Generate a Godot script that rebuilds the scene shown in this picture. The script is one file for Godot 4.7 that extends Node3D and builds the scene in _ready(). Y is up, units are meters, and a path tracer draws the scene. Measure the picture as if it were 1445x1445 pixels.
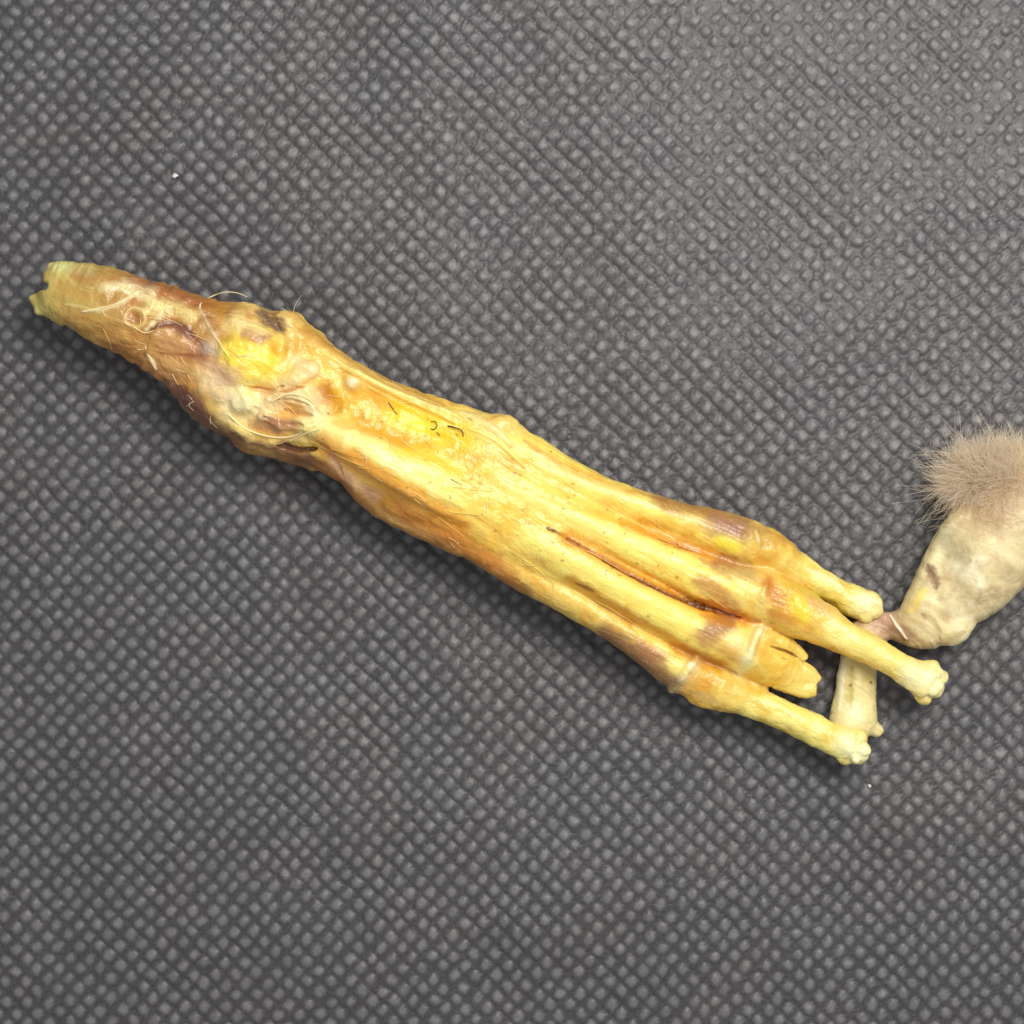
extends Node3D
# Lengths inside the builders are in "u", 1 u = 0.05 mm; S turns them into metres.
const S := 5e-5
const HIGH := 4000.0        # camera height, u
const BIN := 16.0

var sA := PackedVector3Array()
var sT := PackedVector3Array()
var sL := PackedVector3Array()
var sV := PackedVector3Array()
var sN := PackedFloat32Array()   # length
var sW0 := PackedFloat32Array()
var sW1 := PackedFloat32Array()
var sH0 := PackedFloat32Array()
var sH1 := PackedFloat32Array()
var sC := PackedInt32Array()
var sCap := PackedFloat32Array()
var cK := PackedFloat32Array()
var cNeg := PackedInt32Array()
var cCol := PackedVector3Array()
var cPart := PackedStringArray()
var cRS := PackedVector2Array()
var part_rs := {}
var bins: Array[PackedInt32Array] = []
var bx0 := 0.0
var bz0 := 0.0
var bnx := 0
var bnz := 0
# marks: bumps, grooves, stains and some painted highlights or shade on the surface, each a capsule seen in plan
var mA := PackedVector2Array()
var mB := PackedVector2Array()
var mW := PackedFloat32Array()
var mHt := PackedFloat32Array()
var mCol := PackedVector3Array()
var mStr := PackedFloat32Array()
var mRag := PackedFloat32Array()
var mG := PackedInt32Array()
var mT0 := PackedFloat32Array()
var mT1 := PackedFloat32Array()
var mGroup := 0
var mbins: Array[PackedInt32Array] = []
# line the fibres follow
var axis := PackedVector2Array()
var n1 := FastNoiseLite.new()
var n2 := FastNoiseLite.new()
var n3 := FastNoiseLite.new()
var results: Array = []
var wV := PackedVector3Array()
var rng := RandomNumberGenerator.new()
var used := {}
var lifted := false
var amber := 1.0
var n4 := FastNoiseLite.new()


func _ready() -> void:
	# camera
	var cam := Camera3D.new()
	cam.name = "camera"
	cam.position = Vector3(0, HIGH * S, 0)
	cam.rotation_degrees = Vector3(-90, 0, 0)
	cam.fov = rad_to_deg(2.0 * atan(722.5 / HIGH))
	cam.near = 0.01
	cam.far = 5.0
	add_child(cam)
	# surroundings and lamps
	var we := WorldEnvironment.new()
	we.name = "environment"
	var env := Environment.new()
	env.background_mode = Environment.BG_COLOR
	env.background_color = Color(0.705, 0.705, 0.71)
	env.background_energy_multiplier = 1.0
	env.tonemap_mode = Environment.TONE_MAPPER_LINEAR
	env.tonemap_exposure = 1.06
	env.sdfgi_enabled = true
	env.ssao_enabled = true
	env.ssil_enabled = true
	we.environment = env
	add_child(we)
	lamp("lamp", Vector3(0.055, 0.165, -0.066), Vector3(0.0, 0.0, 0.0), 0.085, 0.034, Color(1.0, 0.975, 0.94))
	setup_noise()
	build_cloth()
	build_foot()
	build_toe()
	build_lint()


func lamp(called: String, at: Vector3, to: Vector3, size: float, energy: float, col: Color) -> void:
	var l := AreaLight3D.new()
	l.name = called
	l.area_size = Vector2(size, size)
	l.area_normalize_energy = true
	l.light_energy = energy
	l.light_color = col
	l.shadow_enabled = true
	add_child(l)
	l.look_at_from_position(at, to, Vector3(0, 0, -1))


func setup_noise() -> void:
	n1.seed = 5; n1.frequency = 0.055; n1.fractal_type = FastNoiseLite.FRACTAL_FBM; n1.fractal_octaves = 3
	n2.seed = 11; n2.frequency = 0.045; n2.fractal_octaves = 3
	n4.seed = 31; n4.frequency = 0.022; n4.fractal_octaves = 2
	n3.seed = 23; n3.frequency = 0.22; n3.fractal_octaves = 2
	axis = PackedVector2Array([Vector2(-800, -360), Vector2(-400, -200), Vector2(-240, -130), Vector2(-70, -42), Vector2(80, 42), Vector2(280, 130), Vector2(480, 228), Vector2(800, 400)])


func surface_mat(rough: float, bump: float, coat := 0.0) -> StandardMaterial3D:
	var m := StandardMaterial3D.new()
	m.vertex_color_use_as_albedo = true
	m.roughness = rough
	m.metallic_specular = 0.5
	if bump > 0.0:
		m.heightmap_enabled = true
		m.heightmap_texture = grain
		m.heightmap_scale = bump
		m.uv1_triplanar = true
		m.uv1_scale = Vector3.ONE * 110.0
	if coat > 0.0:
		m.clearcoat_enabled = true
		m.clearcoat = coat
		m.clearcoat_roughness = 0.35
	return m


var grain: NoiseTexture2D


# ------------------------------------------------------------------ the cloth
var lat := 0
const CH := 2.3
const CN := 782            # cells a side of the dense sheet


func cloth_height(x: float, z: float) -> Vector2:
	# lattice of bonded points, 21 u apart
	var u := (x * 15.7 + z * 14.2) / 447.4
	var v := (x * 14.7 - z * 15.2) / 447.4
	u += n2.get_noise_2d(x * 0.35, z * 0.35) * 0.14
	v += n2.get_noise_2d(x * 0.35 + 900.0, z * 0.35) * 0.14
	var wob := n3.get_noise_2d(x * 0.7, z * 0.7)
	var fib := n3.get_noise_2d(x * 0.95 + 50.0, z * 0.95)
	var iu := int(floor(u))
	var iv := int(floor(v))
	var best := 9.0
	var h2 := 0.5
	var tilt := 0.0
	var shade := 0.0
	for a in 2:
		for b in 2:
			var cu := iu + a
			var cv := iv + b
			var du := u - cu + (hash2(cu, cv, 1) - 0.5) * 0.16
			var dv := v - cv + (hash2(cu, cv, 2) - 0.5) * 0.16
			var sq := (hash2(cu, cv, 3) - 0.5) * 0.18
			var au := absf(du) * (1.0 + sq)
			var av := absf(dv) * (1.0 - sq)
			var r := sqrt(au * au + av * av) * 0.7 + maxf(au, av) * 0.3
			r *= 1.0 + (hash2(cu, cv, 8) - 0.5) * 0.10
			if r < best:
				best = r
				h2 = hash2(cu, cv, 4)
				tilt = (hash2(cu, cv, 5) - 0.5) * du + (hash2(cu, cv, 6) - 0.5) * dv
				shade = hash2(cu, cv, 7) - 0.5
	best += wob * 0.07 + fib * 0.03
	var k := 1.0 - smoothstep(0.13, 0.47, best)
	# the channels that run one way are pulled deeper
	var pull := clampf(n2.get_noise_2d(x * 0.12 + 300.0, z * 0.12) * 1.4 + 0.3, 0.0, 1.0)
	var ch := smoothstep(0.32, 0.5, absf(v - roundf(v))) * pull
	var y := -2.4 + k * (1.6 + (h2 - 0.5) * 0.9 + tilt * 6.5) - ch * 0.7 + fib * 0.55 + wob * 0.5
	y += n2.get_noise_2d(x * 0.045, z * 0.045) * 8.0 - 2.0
	# bonded points are fused and lighter; shade in the gaps between is painted in too
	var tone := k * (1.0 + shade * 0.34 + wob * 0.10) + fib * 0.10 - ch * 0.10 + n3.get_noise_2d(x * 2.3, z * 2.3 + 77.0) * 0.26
	return Vector2(y, tone)


func cloth_row(j: int) -> void:
	var pos := PackedVector3Array()
	var col := PackedColorArray()
	pos.resize(CN + 1); col.resize(CN + 1)
	var z := (j - CN * 0.5) * CH
	for i in CN + 1:
		var x := (i - CN * 0.5) * CH
		var q := cloth_height(x, z)
		pos[i] = Vector3(x, q.x, z) * S
		var warm := n2.get_noise_2d(x * 0.1, z * 0.1 + 500.0) * 0.03
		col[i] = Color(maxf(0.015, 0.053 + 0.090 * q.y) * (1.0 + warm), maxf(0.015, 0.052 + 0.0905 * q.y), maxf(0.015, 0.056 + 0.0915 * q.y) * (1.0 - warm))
	results[j] = [pos, col]


func build_cloth() -> void:
	grain = NoiseTexture2D.new()
	grain.width = 512; grain.height = 512; grain.seamless = true
	var gn := FastNoiseLite.new()
	gn.seed = 3; gn.frequency = 0.04; gn.fractal_octaves = 4
	grain.noise = gn
	var rows := spread(CN + 1, cloth_row)
	var pos := PackedVector3Array()
	var col := PackedColorArray()
	for r in rows:
		pos.append_array(r[0]); col.append_array(r[1])
	var f := PackedInt32Array()
	f.resize(CN * CN * 6)
	var o := 0
	var w := CN + 1
	for j in CN:
		for i in CN:
			var a := j * w + i
			f[o] = a; f[o + 1] = a + 1; f[o + 2] = a + w
			f[o + 3] = a + 1; f[o + 4] = a + w + 1; f[o + 5] = a + w
			o += 6
	var m := surface_mat(0.42, 0.002)
	m.metallic_specular = 0.42
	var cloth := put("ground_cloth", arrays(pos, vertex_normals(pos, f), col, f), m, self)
	tag(cloth, "dark grey nonwoven fabric embossed with a fine grid of raised dots", "", "", "structure")
	# the same cloth further out
	var half := CN * 0.5 * CH * S
	var far := 0.4
	var st := SurfaceTool.new()
	st.begin(Mesh.PRIMITIVE_TRIANGLES)
	st.set_normal(Vector3.UP)
	st.set_color(Color(0.13, 0.128, 0.126))
	for q in [[-far, -far, far, -half], [-far, half, far, far], [-far, -half, -half, half], [half, -half, far, half]]:
		var y := -4.0 * S
		for p in [[0, 1], [2, 1], [0, 3], [2, 1], [2, 3], [0, 3]]:
			st.add_vertex(Vector3(q[p[0]], y, q[p[1]]))
	var skirt := surface_mat(0.45, 0.0)
	skirt.metallic_specular = 0.42
	var im := Image.create(256, 256, false, Image.FORMAT_L8)
	var tint_im := Image.create(256, 256, false, Image.FORMAT_RGB8)
	for y in 256:
		for x in 256:
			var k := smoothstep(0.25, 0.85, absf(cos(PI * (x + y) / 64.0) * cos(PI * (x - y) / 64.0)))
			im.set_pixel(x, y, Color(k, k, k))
			tint_im.set_pixel(x, y, Color(0.054 + 0.088 * k, 0.052 + 0.088 * k, 0.055 + 0.088 * k).linear_to_srgb())  # gap shade painted into the colour here as well
	skirt.vertex_color_use_as_albedo = false
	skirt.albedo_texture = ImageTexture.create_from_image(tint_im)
	skirt.heightmap_enabled = true
	skirt.heightmap_texture = ImageTexture.create_from_image(im)
	skirt.heightmap_scale = 0.012
	skirt.uv1_triplanar = true
	skirt.uv1_scale = Vector3.ONE * (1.0 / (119.0 * S))
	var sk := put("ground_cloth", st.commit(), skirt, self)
	tag(sk, "outlying stretch of the dark grey dotted fabric", "", "", "structure")


# ------------------------------------------------------------------ the dried foot
func build_foot() -> void:
	var thing := Node3D.new()
	thing.name = "animal_foot"
	thing.position = Vector3(-0.012, 0, -0.006)
	add_child(thing)
	tag(thing, "dried yellow skinned animal foot with bare toe bones lying on dark dotted fabric", "animal foot")
	clear_field()
	part_rs = {"shin_bone": Vector2(0.35, 0.25), "shin_tissue": Vector2(0.9, 0.5), "joint_band": Vector2(0.4, 0.1), "ankle_joint": Vector2(1.15, 0.5), "ankle": Vector2(0.6, 0.32), "tendon": Vector2(0.4, 0.5), "metatarsal_bone": Vector2(0.3, 0.45), "toe_bone": Vector2(0.6, 0.4), "toe_stump": Vector2(0.5, 0.25)}
	var shin := lin(182, 136, 72)
	var tip := lin(196, 176, 96)
	var flesh := lin(250, 206, 90)
	var meta := lin(254, 222, 106)
	var bone := lin(244, 222, 122)
	var joint := lin(224, 172, 62)
	lifted = true
	chain("ankle", flesh, 20, [[400, 565, 34, 60, 60]])
	chain("shin_bone", tip, 14, [[78, 404, 46, 35, 30], [110, 417, 48, 43, 36], [148, 430, 50, 49, 41], [190, 448, 51, 34, 28], [220, 460, 51, 24, 20]], 0.12)
	chain("shin_bone", tip, 8, [[52, 424, 38, 10, 12], [66, 428, 38, 17, 16], [92, 434, 40, 26, 22]], 0.2)
	chain("shin_bone", tip, 8, [[80, 380, 50, 9, 10], [92, 384, 50, 14, 14], [120, 396, 52, 24, 20]], 0.15)
	chain("shin_bone", lin(90, 60, 25), 8, [[48, 396, 50, 12, 60], [57, 402, 50, 7, 60], [70, 406, 62, 4, 20]], 1.0, 1)
	for e in [[47, 421, 40, 7], [56, 437, 40, 8], [73, 376, 52, 6]]:
		ball("shin_bone", lin(214, 206, 132), 3, e[0], e[1], e[2], e[3])
	chain("shin_tissue", shin, 20, [[118, 420, 47, 28, 24], [150, 431, 49, 47, 39], [190, 448, 52, 55, 46], [247, 473, 56, 63, 50], [323, 518, 60, 80, 54]])
	chain("ankle", flesh, 26, [[318, 512, 58, 80, 52], [385, 542, 58, 97, 52], [465, 581, 57, 77, 50], [547, 625, 56, 82, 49], [652, 671, 56, 91, 50], [752, 732, 54, 84, 50], [830, 770, 49, 74, 42], [915, 812, 42, 62, 24], [1000, 852, 38, 66, 18], [1030, 864, 38, 62, 14]])
	# lumps round the joint
	ball("ankle_joint", lin(250, 214, 96), 16, 350, 503, 90, 46, 44)
	chain("ankle_joint", lin(240, 206, 122), 6, [[396, 448, 84, 8, 8], [411, 474, 94, 9, 9], [407, 500, 102, 9, 9], [390, 524, 106, 8, 8], [366, 540, 106, 7, 7]])
	chain("ankle_joint", lin(244, 200, 110), 9, [[386, 545, 106, 8, 8], [412, 535, 109, 10, 10], [434, 522, 106, 14, 14]])
	chain("ankle_joint", lin(232, 192, 118), 5, [[380, 562, 108, 8, 8], [412, 560, 112, 12, 10], [444, 572, 112, 10, 8]])
	ball("ankle_joint", lin(250, 234, 160), 8, 343, 563, 104, 22, 18)
	ball("ankle_joint", lin(236, 196, 116), 8, 318, 548, 92, 20, 16)
	chain("ankle_joint", lin(246, 224, 154), 5, [[304, 564, 78, 6, 6], [330, 594, 84, 9, 8], [356, 616, 82, 10, 8], [390, 623, 80, 8, 7], [432, 610, 96, 7, 7]])
	chain("ankle_joint", lin(226, 176, 120), 5, [[372, 586, 106, 6, 6], [400, 598, 108, 8, 7], [436, 598, 110, 7, 7]])
	chain("ankle_joint", lin(120, 70, 40), 8, [[398, 634, 92, 6, 10], [440, 632, 94, 6, 10]], 1.0, 1)
	ball("ankle_joint", lin(240, 206, 120), 5, 497, 541, 95, 14, 12)
	ball("ankle_joint", lin(250, 232, 146), 3, 519, 584, 100, 15, 12)
	ball("ankle_joint", lin(250, 232, 146), 3, 523, 572, 100, 8, 12)
	ball("ankle_joint", lin(250, 228, 130), 3, 541, 590, 98, 12, 12)
	ball("ankle_joint", lin(240, 190, 60), 5, 488, 572, 100, 12, 10)
	ball("ankle", lin(225, 190, 120), 14, 345, 462, 78, 32, 28)
	ball("ankle", lin(206, 160, 86), 12, 405, 460, 62, 22, 30)
	chain("ankle", lin(214, 164, 84), 10, [[345, 620, 46, 19, 18], [385, 628, 44, 19, 22], [440, 645, 40, 18, 22]])
	chain("ankle", lin(236, 190, 96), 16, [[428, 480, 72, 14, 22], [486, 523, 76, 14, 22], [556, 565, 78, 14, 22], [636, 606, 76, 16, 20], [700, 607, 72, 16, 20]])
	chain("ankle", lin(232, 194, 108), 16, [[640, 598, 66, 9, 14], [662, 600, 72, 10, 16], [690, 607, 74, 12, 18], [714, 599, 72, 13, 18], [732, 612, 66, 10, 16]])
	chain("ankle", lin(216, 172, 104), 12, [[440, 622, 66, 14, 20], [478, 650, 66, 14, 20], [505, 684, 56, 15, 20], [535, 712, 44, 16, 20], [600, 748, 42, 16, 24], [650, 772, 46, 12, 24]])
	chain("tendon", lin(250, 224, 120), 20, [[430, 592, 98, 11, 9], [470, 612, 110, 20, 15], [540, 650, 112, 26, 18], [620, 690, 104, 28, 16], [690, 722, 88, 22, 12]])
	chain("ankle", lin(250, 196, 40), 18, [[500, 566, 124, 14, 22], [560, 582, 120, 22, 24], [610, 603, 118, 24, 24], [645, 618, 118, 17, 18]], 1.0, 1)
	chain("ankle", lin(200, 130, 30), 12, [[450, 552, 114, 13, 16], [464, 568, 113, 12, 14]], 1.0, 1)
	# metatarsals
	chain("metatarsal_bone1", meta, 4, [[620, 606, 64, 30, 34], [720, 640, 62, 38, 36], [800, 678, 56, 30, 34], [862, 703, 52, 25, 30], [950, 731, 50, 24, 30], [1010, 749, 52, 30, 32], [1046, 763, 52, 33, 33]])
	chain("metatarsal_bone2", meta, 4, [[700, 676, 70, 34, 36], [790, 722, 66, 33, 37], [875, 765, 61, 31, 35], [950, 799, 58, 31, 34], [1015, 827, 58, 37, 36], [1068, 839, 58, 36, 34]])
	chain("metatarsal_bone3", meta, 4, [[690, 722, 70, 36, 36], [780, 772, 66, 36, 38], [870, 826, 60, 35, 37], [955, 875, 56, 34, 36], [1020, 904, 54, 35, 36], [1054, 917, 52, 33, 33]])
	chain("metatarsal_bone4", lin(232, 190, 92), 4, [[640, 744, 48, 26, 36], [720, 796, 46, 27, 36], [800, 841, 42, 25, 32], [872, 886, 40, 23, 30], [938, 932, 40, 27, 30], [966, 949, 40, 30, 31]])
	chain("ankle", lin(214, 146, 40), 12, [[1000, 858, 48, 14, 20], [1050, 874, 46, 16, 20], [1085, 884, 46, 12, 16]])
	chain("ankle", lin(214, 146, 40), 10, [[920, 752, 46, 10, 18], [985, 775, 46, 12, 20], [1040, 795, 44, 14, 18], [1095, 812, 42, 12, 18], [1120, 824, 38, 10, 14]])
	chain("ankle", lin(206, 150, 50), 10, [[990, 928, 36, 10, 16], [1030, 948, 36, 10, 14], [1075, 970, 36, 8, 10]])
	var band := lin(254, 244, 196)
	chain("joint_band", band, 7, [[1074, 884, 58, 4, 5], [1067, 900, 83, 6, 6], [1056, 926, 84, 6, 6], [1041, 949, 54, 4, 5]])
	chain("joint_band", band, 7, [[989, 922, 48, 4, 4], [977, 937, 70, 6, 6], [962, 957, 69, 6, 6], [947, 974, 40, 4, 5]])
	chain("joint_band", lin(240, 212, 140), 5, [[1082, 812, 68, 4, 4], [1080, 828, 90, 4, 4], [1075, 846, 90, 4, 4], [1066, 862, 66, 4, 4]])
	chain("joint_band", lin(236, 204, 130), 5, [[1052, 738, 60, 4, 4], [1050, 756, 83, 4, 4], [1042, 778, 72, 4, 4]])
	# joints and toes
	chain("toe_bone1", joint, 8, [[1052, 767, 52, 31, 30], [1078, 774, 49, 30, 29], [1100, 786, 44, 28, 27]])
	chain("toe_bone1", bone, 4, [[1100, 788, 45, 27, 26], [1130, 807, 36, 24, 20], [1171, 831, 29, 19, 18], [1203, 847, 28, 22, 20], [1224, 854, 28, 20, 20]], 0.6)
	ball("toe_bone1", bone, 3, 1228, 845, 32, 13)
	ball("toe_bone1", bone, 3, 1232, 860, 30, 12)
	ball("toe_bone1", bone, 3, 1221, 866, 32, 11)
	chain("toe_bone2", joint, 8, [[1072, 838, 57, 34, 33], [1100, 851, 58, 35, 33], [1130, 868, 62, 31, 30]])
	chain("toe_bone2", lin(240, 200, 96), 8, [[1115, 860, 60, 33, 31], [1152, 876, 65, 30, 28], [1191, 899, 69, 24, 24], [1248, 928, 70, 19, 20], [1282, 948, 68, 21, 20], [1306, 960, 64, 26, 23]], 0.5)
	ball("toe_bone2", bone, 3, 1313, 945, 66, 13)
	ball("toe_bone2", bone, 3, 1327, 956, 62, 10)
	ball("toe_bone2", bone, 3, 1320, 972, 64, 12)
	ball("toe_bone2", bone, 3, 1303, 982, 62, 11)
	chain("toe_stump3", lin(240, 200, 84), 7, [[1052, 917, 52, 30, 30], [1085, 934, 50, 32, 26], [1112, 948, 46, 24, 18], [1134, 955, 42, 15, 10]], 0.5)
	chain("toe_stump3", lin(242, 204, 92), 3, [[1078, 900, 56, 16, 20], [1106, 911, 54, 14, 13], [1122, 917, 52, 9, 8], [1134, 930, 50, 7, 7]], 0.3)
	chain("toe_stump3", lin(244, 216, 120), 3, [[1100, 938, 48, 14, 14], [1126, 941, 46, 11, 10], [1140, 950, 44, 12, 9], [1151, 962, 42, 10, 7]], 0.4)
	chain("toe_stump3", lin(244, 214, 116), 3, [[1100, 956, 44, 16, 14], [1130, 972, 42, 12, 10], [1150, 972, 42, 11, 8]], 0.3)
	chain("toe_bone4", joint, 8, [[970, 952, 40, 28, 30], [1000, 967, 42, 32, 28], [1030, 980, 44, 26, 24]])
	chain("toe_bone4", bone, 8, [[1015, 973, 43, 28, 26], [1048, 985, 44, 22, 23], [1092, 1004, 48, 21, 21], [1146, 1028, 52, 21, 20], [1182, 1045, 54, 21, 21], [1198, 1052, 54, 24, 22]], 0.5)
	ball("toe_bone4", bone, 3, 1213, 1041, 56, 11)
	ball("toe_bone4", bone, 3, 1208, 1066, 54, 12)
	ball("toe_bone4", bone, 3, 1192, 1069, 54, 11)
	for e in [[1312, 960, 64, 24], [1206, 1056, 54, 22], [1228, 856, 28, 18]]:
		rng.seed = int(e[0])
		for i in 9:
			var a := rng.randf_range(-1.0, 1.6)
			ball("toe_bone", lin(250, 238, 168), 4, e[0] + cos(a) * e[3] * rng.randf_range(0.4, 0.75), e[1] + sin(a) * e[3] * rng.randf_range(0.4, 0.75), e[2] + rng.randf_range(2, 16), rng.randf_range(5.0, 8.0))
	lifted = false
	fill_bins()
	marks_foot()
	var tissue := surface_mat(0.36, 0.005, 0.30)
	tissue.subsurf_scatter_enabled = true
	tissue.subsurf_scatter_strength = 0.14
	grow(thing, tissue)
	threads_foot(thing)


func marks_foot() -> void:
	var pale := lin(253, 236, 140)
	var cream := lin(250, 232, 178)
	var amber := lin(220, 152, 24)
	var brown := lin(150, 92, 36)
	var purple := lin(104, 66, 66)
	# shin
	mark([[82, 376], [130, 384]], 9, 0, lin(214, 216, 150), 0.7)
	mark([[58, 426], [80, 434]], 12, 0, lin(206, 190, 104), 0.7)
	mark([[84, 402], [110, 414], [140, 424]], 12, -1.5, lin(186, 142, 66), 0.7)
	mark([[100, 390], [130, 402]], 7, 0, lin(170, 128, 66), 0.6)
	mark([[90, 430], [125, 436]], 5, 1, lin(222, 206, 130), 0.6, 0.8)
	mark([[110, 386], [200, 402], [290, 430]], 16, 0, lin(164, 104, 40), 0.6)
	mark([[100, 456], [180, 498], [250, 550]], 18, 0, lin(158, 100, 50), 0.5)
	mark([[85, 440], [140, 455], [200, 490]], 16, 0, lin(196, 146, 64), 0.5)
	mark([[150, 405], [185, 402], [215, 412]], 9, 2, cream, 0.75, 1.1)
	mark([[115, 440], [160, 432], [195, 410]], 4, 2, cream, 0.6, 0.9)
	mark([[170, 408], [200, 418], [228, 436], [206, 466]], 6, 2, cream, 0.7, 1.1)
	mark([[205, 440], [235, 430], [272, 446]], 11, 2, lin(238, 216, 140), 0.75, 1.2)
	mark([[176, 445], [186, 434], [202, 440], [204, 454], [192, 462], [178, 456], [176, 445]], 4, 2.5, lin(240, 208, 136), 0.7)
	mark([[190, 448]], 9, -3, lin(150, 92, 28), 0.7)
	mark([[213, 466], [232, 458], [252, 460], [268, 474], [284, 488]], 7, -1.5, lin(100, 44, 42), 0.9, 0.8)
	mark([[262, 468], [276, 486], [290, 500]], 9, -1, lin(112, 66, 58), 0.7, 0.9)
	mark([[236, 482], [268, 490]], 15, 1, lin(204, 150, 100), 0.6)
	mark([[225, 500], [255, 503], [284, 502]], 5, -1.5, lin(140, 80, 28), 0.75)
	mark([[294, 490], [306, 498]], 12, 0, lin(182, 164, 152), 0.75)
	mark([[240, 514], [290, 530]], 20, 0, lin(210, 160, 96), 0.5)
	mark([[280, 434], [300, 470], [322, 502]], 3.5, 2.5, cream, 0.8, 0.4)
	mark([[208, 500], [222, 520]], 3.5, 2, cream, 0.8, 0.7)
	mark([[285, 528], [330, 524]], 14, 1, lin(240, 206, 146), 0.65, 1.2)
	mark([[285, 550], [318, 562]], 11, 1, lin(236, 204, 150), 0.6, 1.2)
	mark([[262, 570], [290, 598], [318, 614]], 15, 0, lin(92, 66, 62), 0.85)
	mark([[250, 552], [300, 602]], 9, 0, lin(110, 78, 66), 0.6)
	mark([[300, 430], [345, 446]], 17, 0, lin(172, 112, 40), 0.75)
	mark([[290, 450], [320, 480]], 12, 0, lin(150, 96, 60), 0.6)
	mark([[330, 456], [368, 470]], 15, 2, lin(250, 220, 146), 0.85, 1.0)
	mark([[372, 444], [394, 462]], 12, 0, lin(78, 58, 64), 0.9, 0.9)
	mark([[345, 480], [382, 476]], 5, 0, lin(176, 106, 70), 0.6, 1.2)
	# ankle
	mark([[332, 498], [372, 508]], 27, 0, lin(255, 216, 60), 0.8, 0.4)
	mark([[350, 500]], 16, 1, lin(255, 232, 110), 0.7, 0.4)
	mark([[414, 492], [446, 482]], 14, 0, lin(206, 154, 36), 0.6)
	mark([[420, 512], [440, 522]], 12, 3, lin(250, 226, 170), 0.8)  # cream highlight painted on the knob
	mark([[457, 560]], 16, -4, lin(178, 108, 12), 0.85)
	mark([[462, 545], [475, 575]], 13, -1, lin(196, 126, 16), 0.7)
	mark([[345, 545], [380, 552], [400, 545]], 4, -4, lin(190, 120, 30), 0.7, 0.5)
	mark([[385, 567], [412, 566], [436, 572]], 4, -3, lin(200, 140, 60), 0.7)
	mark([[372, 590], [398, 598], [426, 600]], 8, -4, lin(156, 96, 66), 0.8)  # shade of this recess and the next painted into the colour
	mark([[392, 629], [420, 635], [446, 633]], 6, -6, lin(58, 28, 12), 0.95)
	mark([[345, 562]], 19, 3, lin(255, 240, 160), 0.85, 0.7)
	mark([[360, 575], [372, 588]], 6, -2, lin(170, 124, 50), 0.6)
	mark([[497, 541]], 9, 1, lin(255, 240, 205), 0.8)
	mark([[478, 560], [515, 556], [560, 572]], 14, 0, lin(230, 166, 20), 0.75)
	mark([[505, 590], [520, 606], [548, 612], [600, 628]], 13, -1.5, lin(222, 156, 10), 0.75)
	mark([[516, 590], [524, 572]], 7, 2, lin(252, 236, 150), 0.7, 0.6)
	mark([[542, 590]], 8, 2, lin(250, 232, 140), 0.7, 0.6)
	mark([[566, 584], [610, 600], [652, 618]], 24, 0, lin(255, 206, 14), 0.9)
	mark([[585, 600], [604, 606]], 10, 2, lin(255, 228, 70), 0.8)
	mark([[440, 472], [490, 512], [560, 553], [640, 586]], 10, 2, lin(240, 204, 104), 0.5)
	mark([[452, 496], [520, 536], [600, 570], [662, 596]], 4, 3, pale, 0.6, 0.3)
	mark([[470, 492], [540, 536], [622, 574]], 3, 2.5, pale, 0.6, 0.3)
	mark([[480, 520], [560, 562], [640, 598]], 3, -3, lin(214, 160, 50), 0.5, 0.4)
	mark([[650, 582], [690, 600], [724, 630]], 8, 3, lin(244, 220, 150), 0.6, 0.6)
	mark([[660, 604], [700, 622], [740, 660]], 4, 3, pale, 0.6, 0.3)
	mark([[445, 600], [500, 626], [560, 660], [630, 696]], 22, 0, lin(255, 236, 150), 0.8, 0.3)
	mark([[500, 642], [530, 661], [590, 694]], 11, -1, lin(232, 166, 20), 0.65)
	mark([[448, 624], [470, 646], [484, 672]], 5, -3, lin(180, 120, 70), 0.6)
	mark([[395, 634], [450, 657], [490, 692]], 12, 0, lin(120, 72, 46), 0.75)
	mark([[515, 692], [560, 714], [610, 742], [660, 776], [700, 792]], 14, 0, lin(196, 124, 30), 0.7)
	mark([[540, 718], [600, 752], [640, 776]], 8, 0, lin(152, 96, 44), 0.6)
	mark([[560, 690], [584, 700]], 8, 1, lin(232, 196, 130), 0.5)
	mark([[600, 700], [640, 720], [700, 745]], 10, -2, lin(240, 180, 44), 0.5)
	mark([[690, 640], [730, 662]], 14, 0, lin(228, 160, 36), 0.5)
	mark([[640, 632], [662, 645]], 13, 0, lin(236, 168, 24), 0.6)
	mark([[600, 660], [640, 680]], 18, 1, lin(255, 230, 116), 0.7)
	mark([[640, 700], [680, 722]], 18, 0, lin(255, 222, 104), 0.6)
	mark([[700, 760], [760, 800]], 14, 0, lin(232, 186, 76), 0.5)
	mark([[772, 745], [784, 750]], 5, 1, lin(110, 56, 20), 0.9, 1.1)
	mark([[780, 748], [802, 759], [818, 767]], 5, 1, lin(136, 74, 16), 0.85, 1.2)
	mark([[190, 396], [240, 412], [280, 430]], 12, 0, lin(150, 84, 48), 0.6)
	mark([[345, 470], [372, 478]], 9, 0, lin(150, 88, 76), 0.6)
	mark([[270, 500], [300, 515], [320, 540]], 10, 0, lin(150, 92, 70), 0.55)
	mark([[235, 540], [275, 575]], 10, 0, lin(104, 64, 58), 0.7)
	mark([[326, 578], [372, 572], [420, 548], [448, 580]], 20, 0, lin(250, 234, 190), 0.5)
	mark([[300, 540], [330, 556]], 16, 0, lin(246, 222, 180), 0.5)
	mark([[590, 632], [660, 668], [720, 700]], 16, 0, lin(244, 184, 40), 0.45)
	mark([[620, 730], [690, 770]], 16, 0, lin(234, 166, 40), 0.5)
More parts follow.
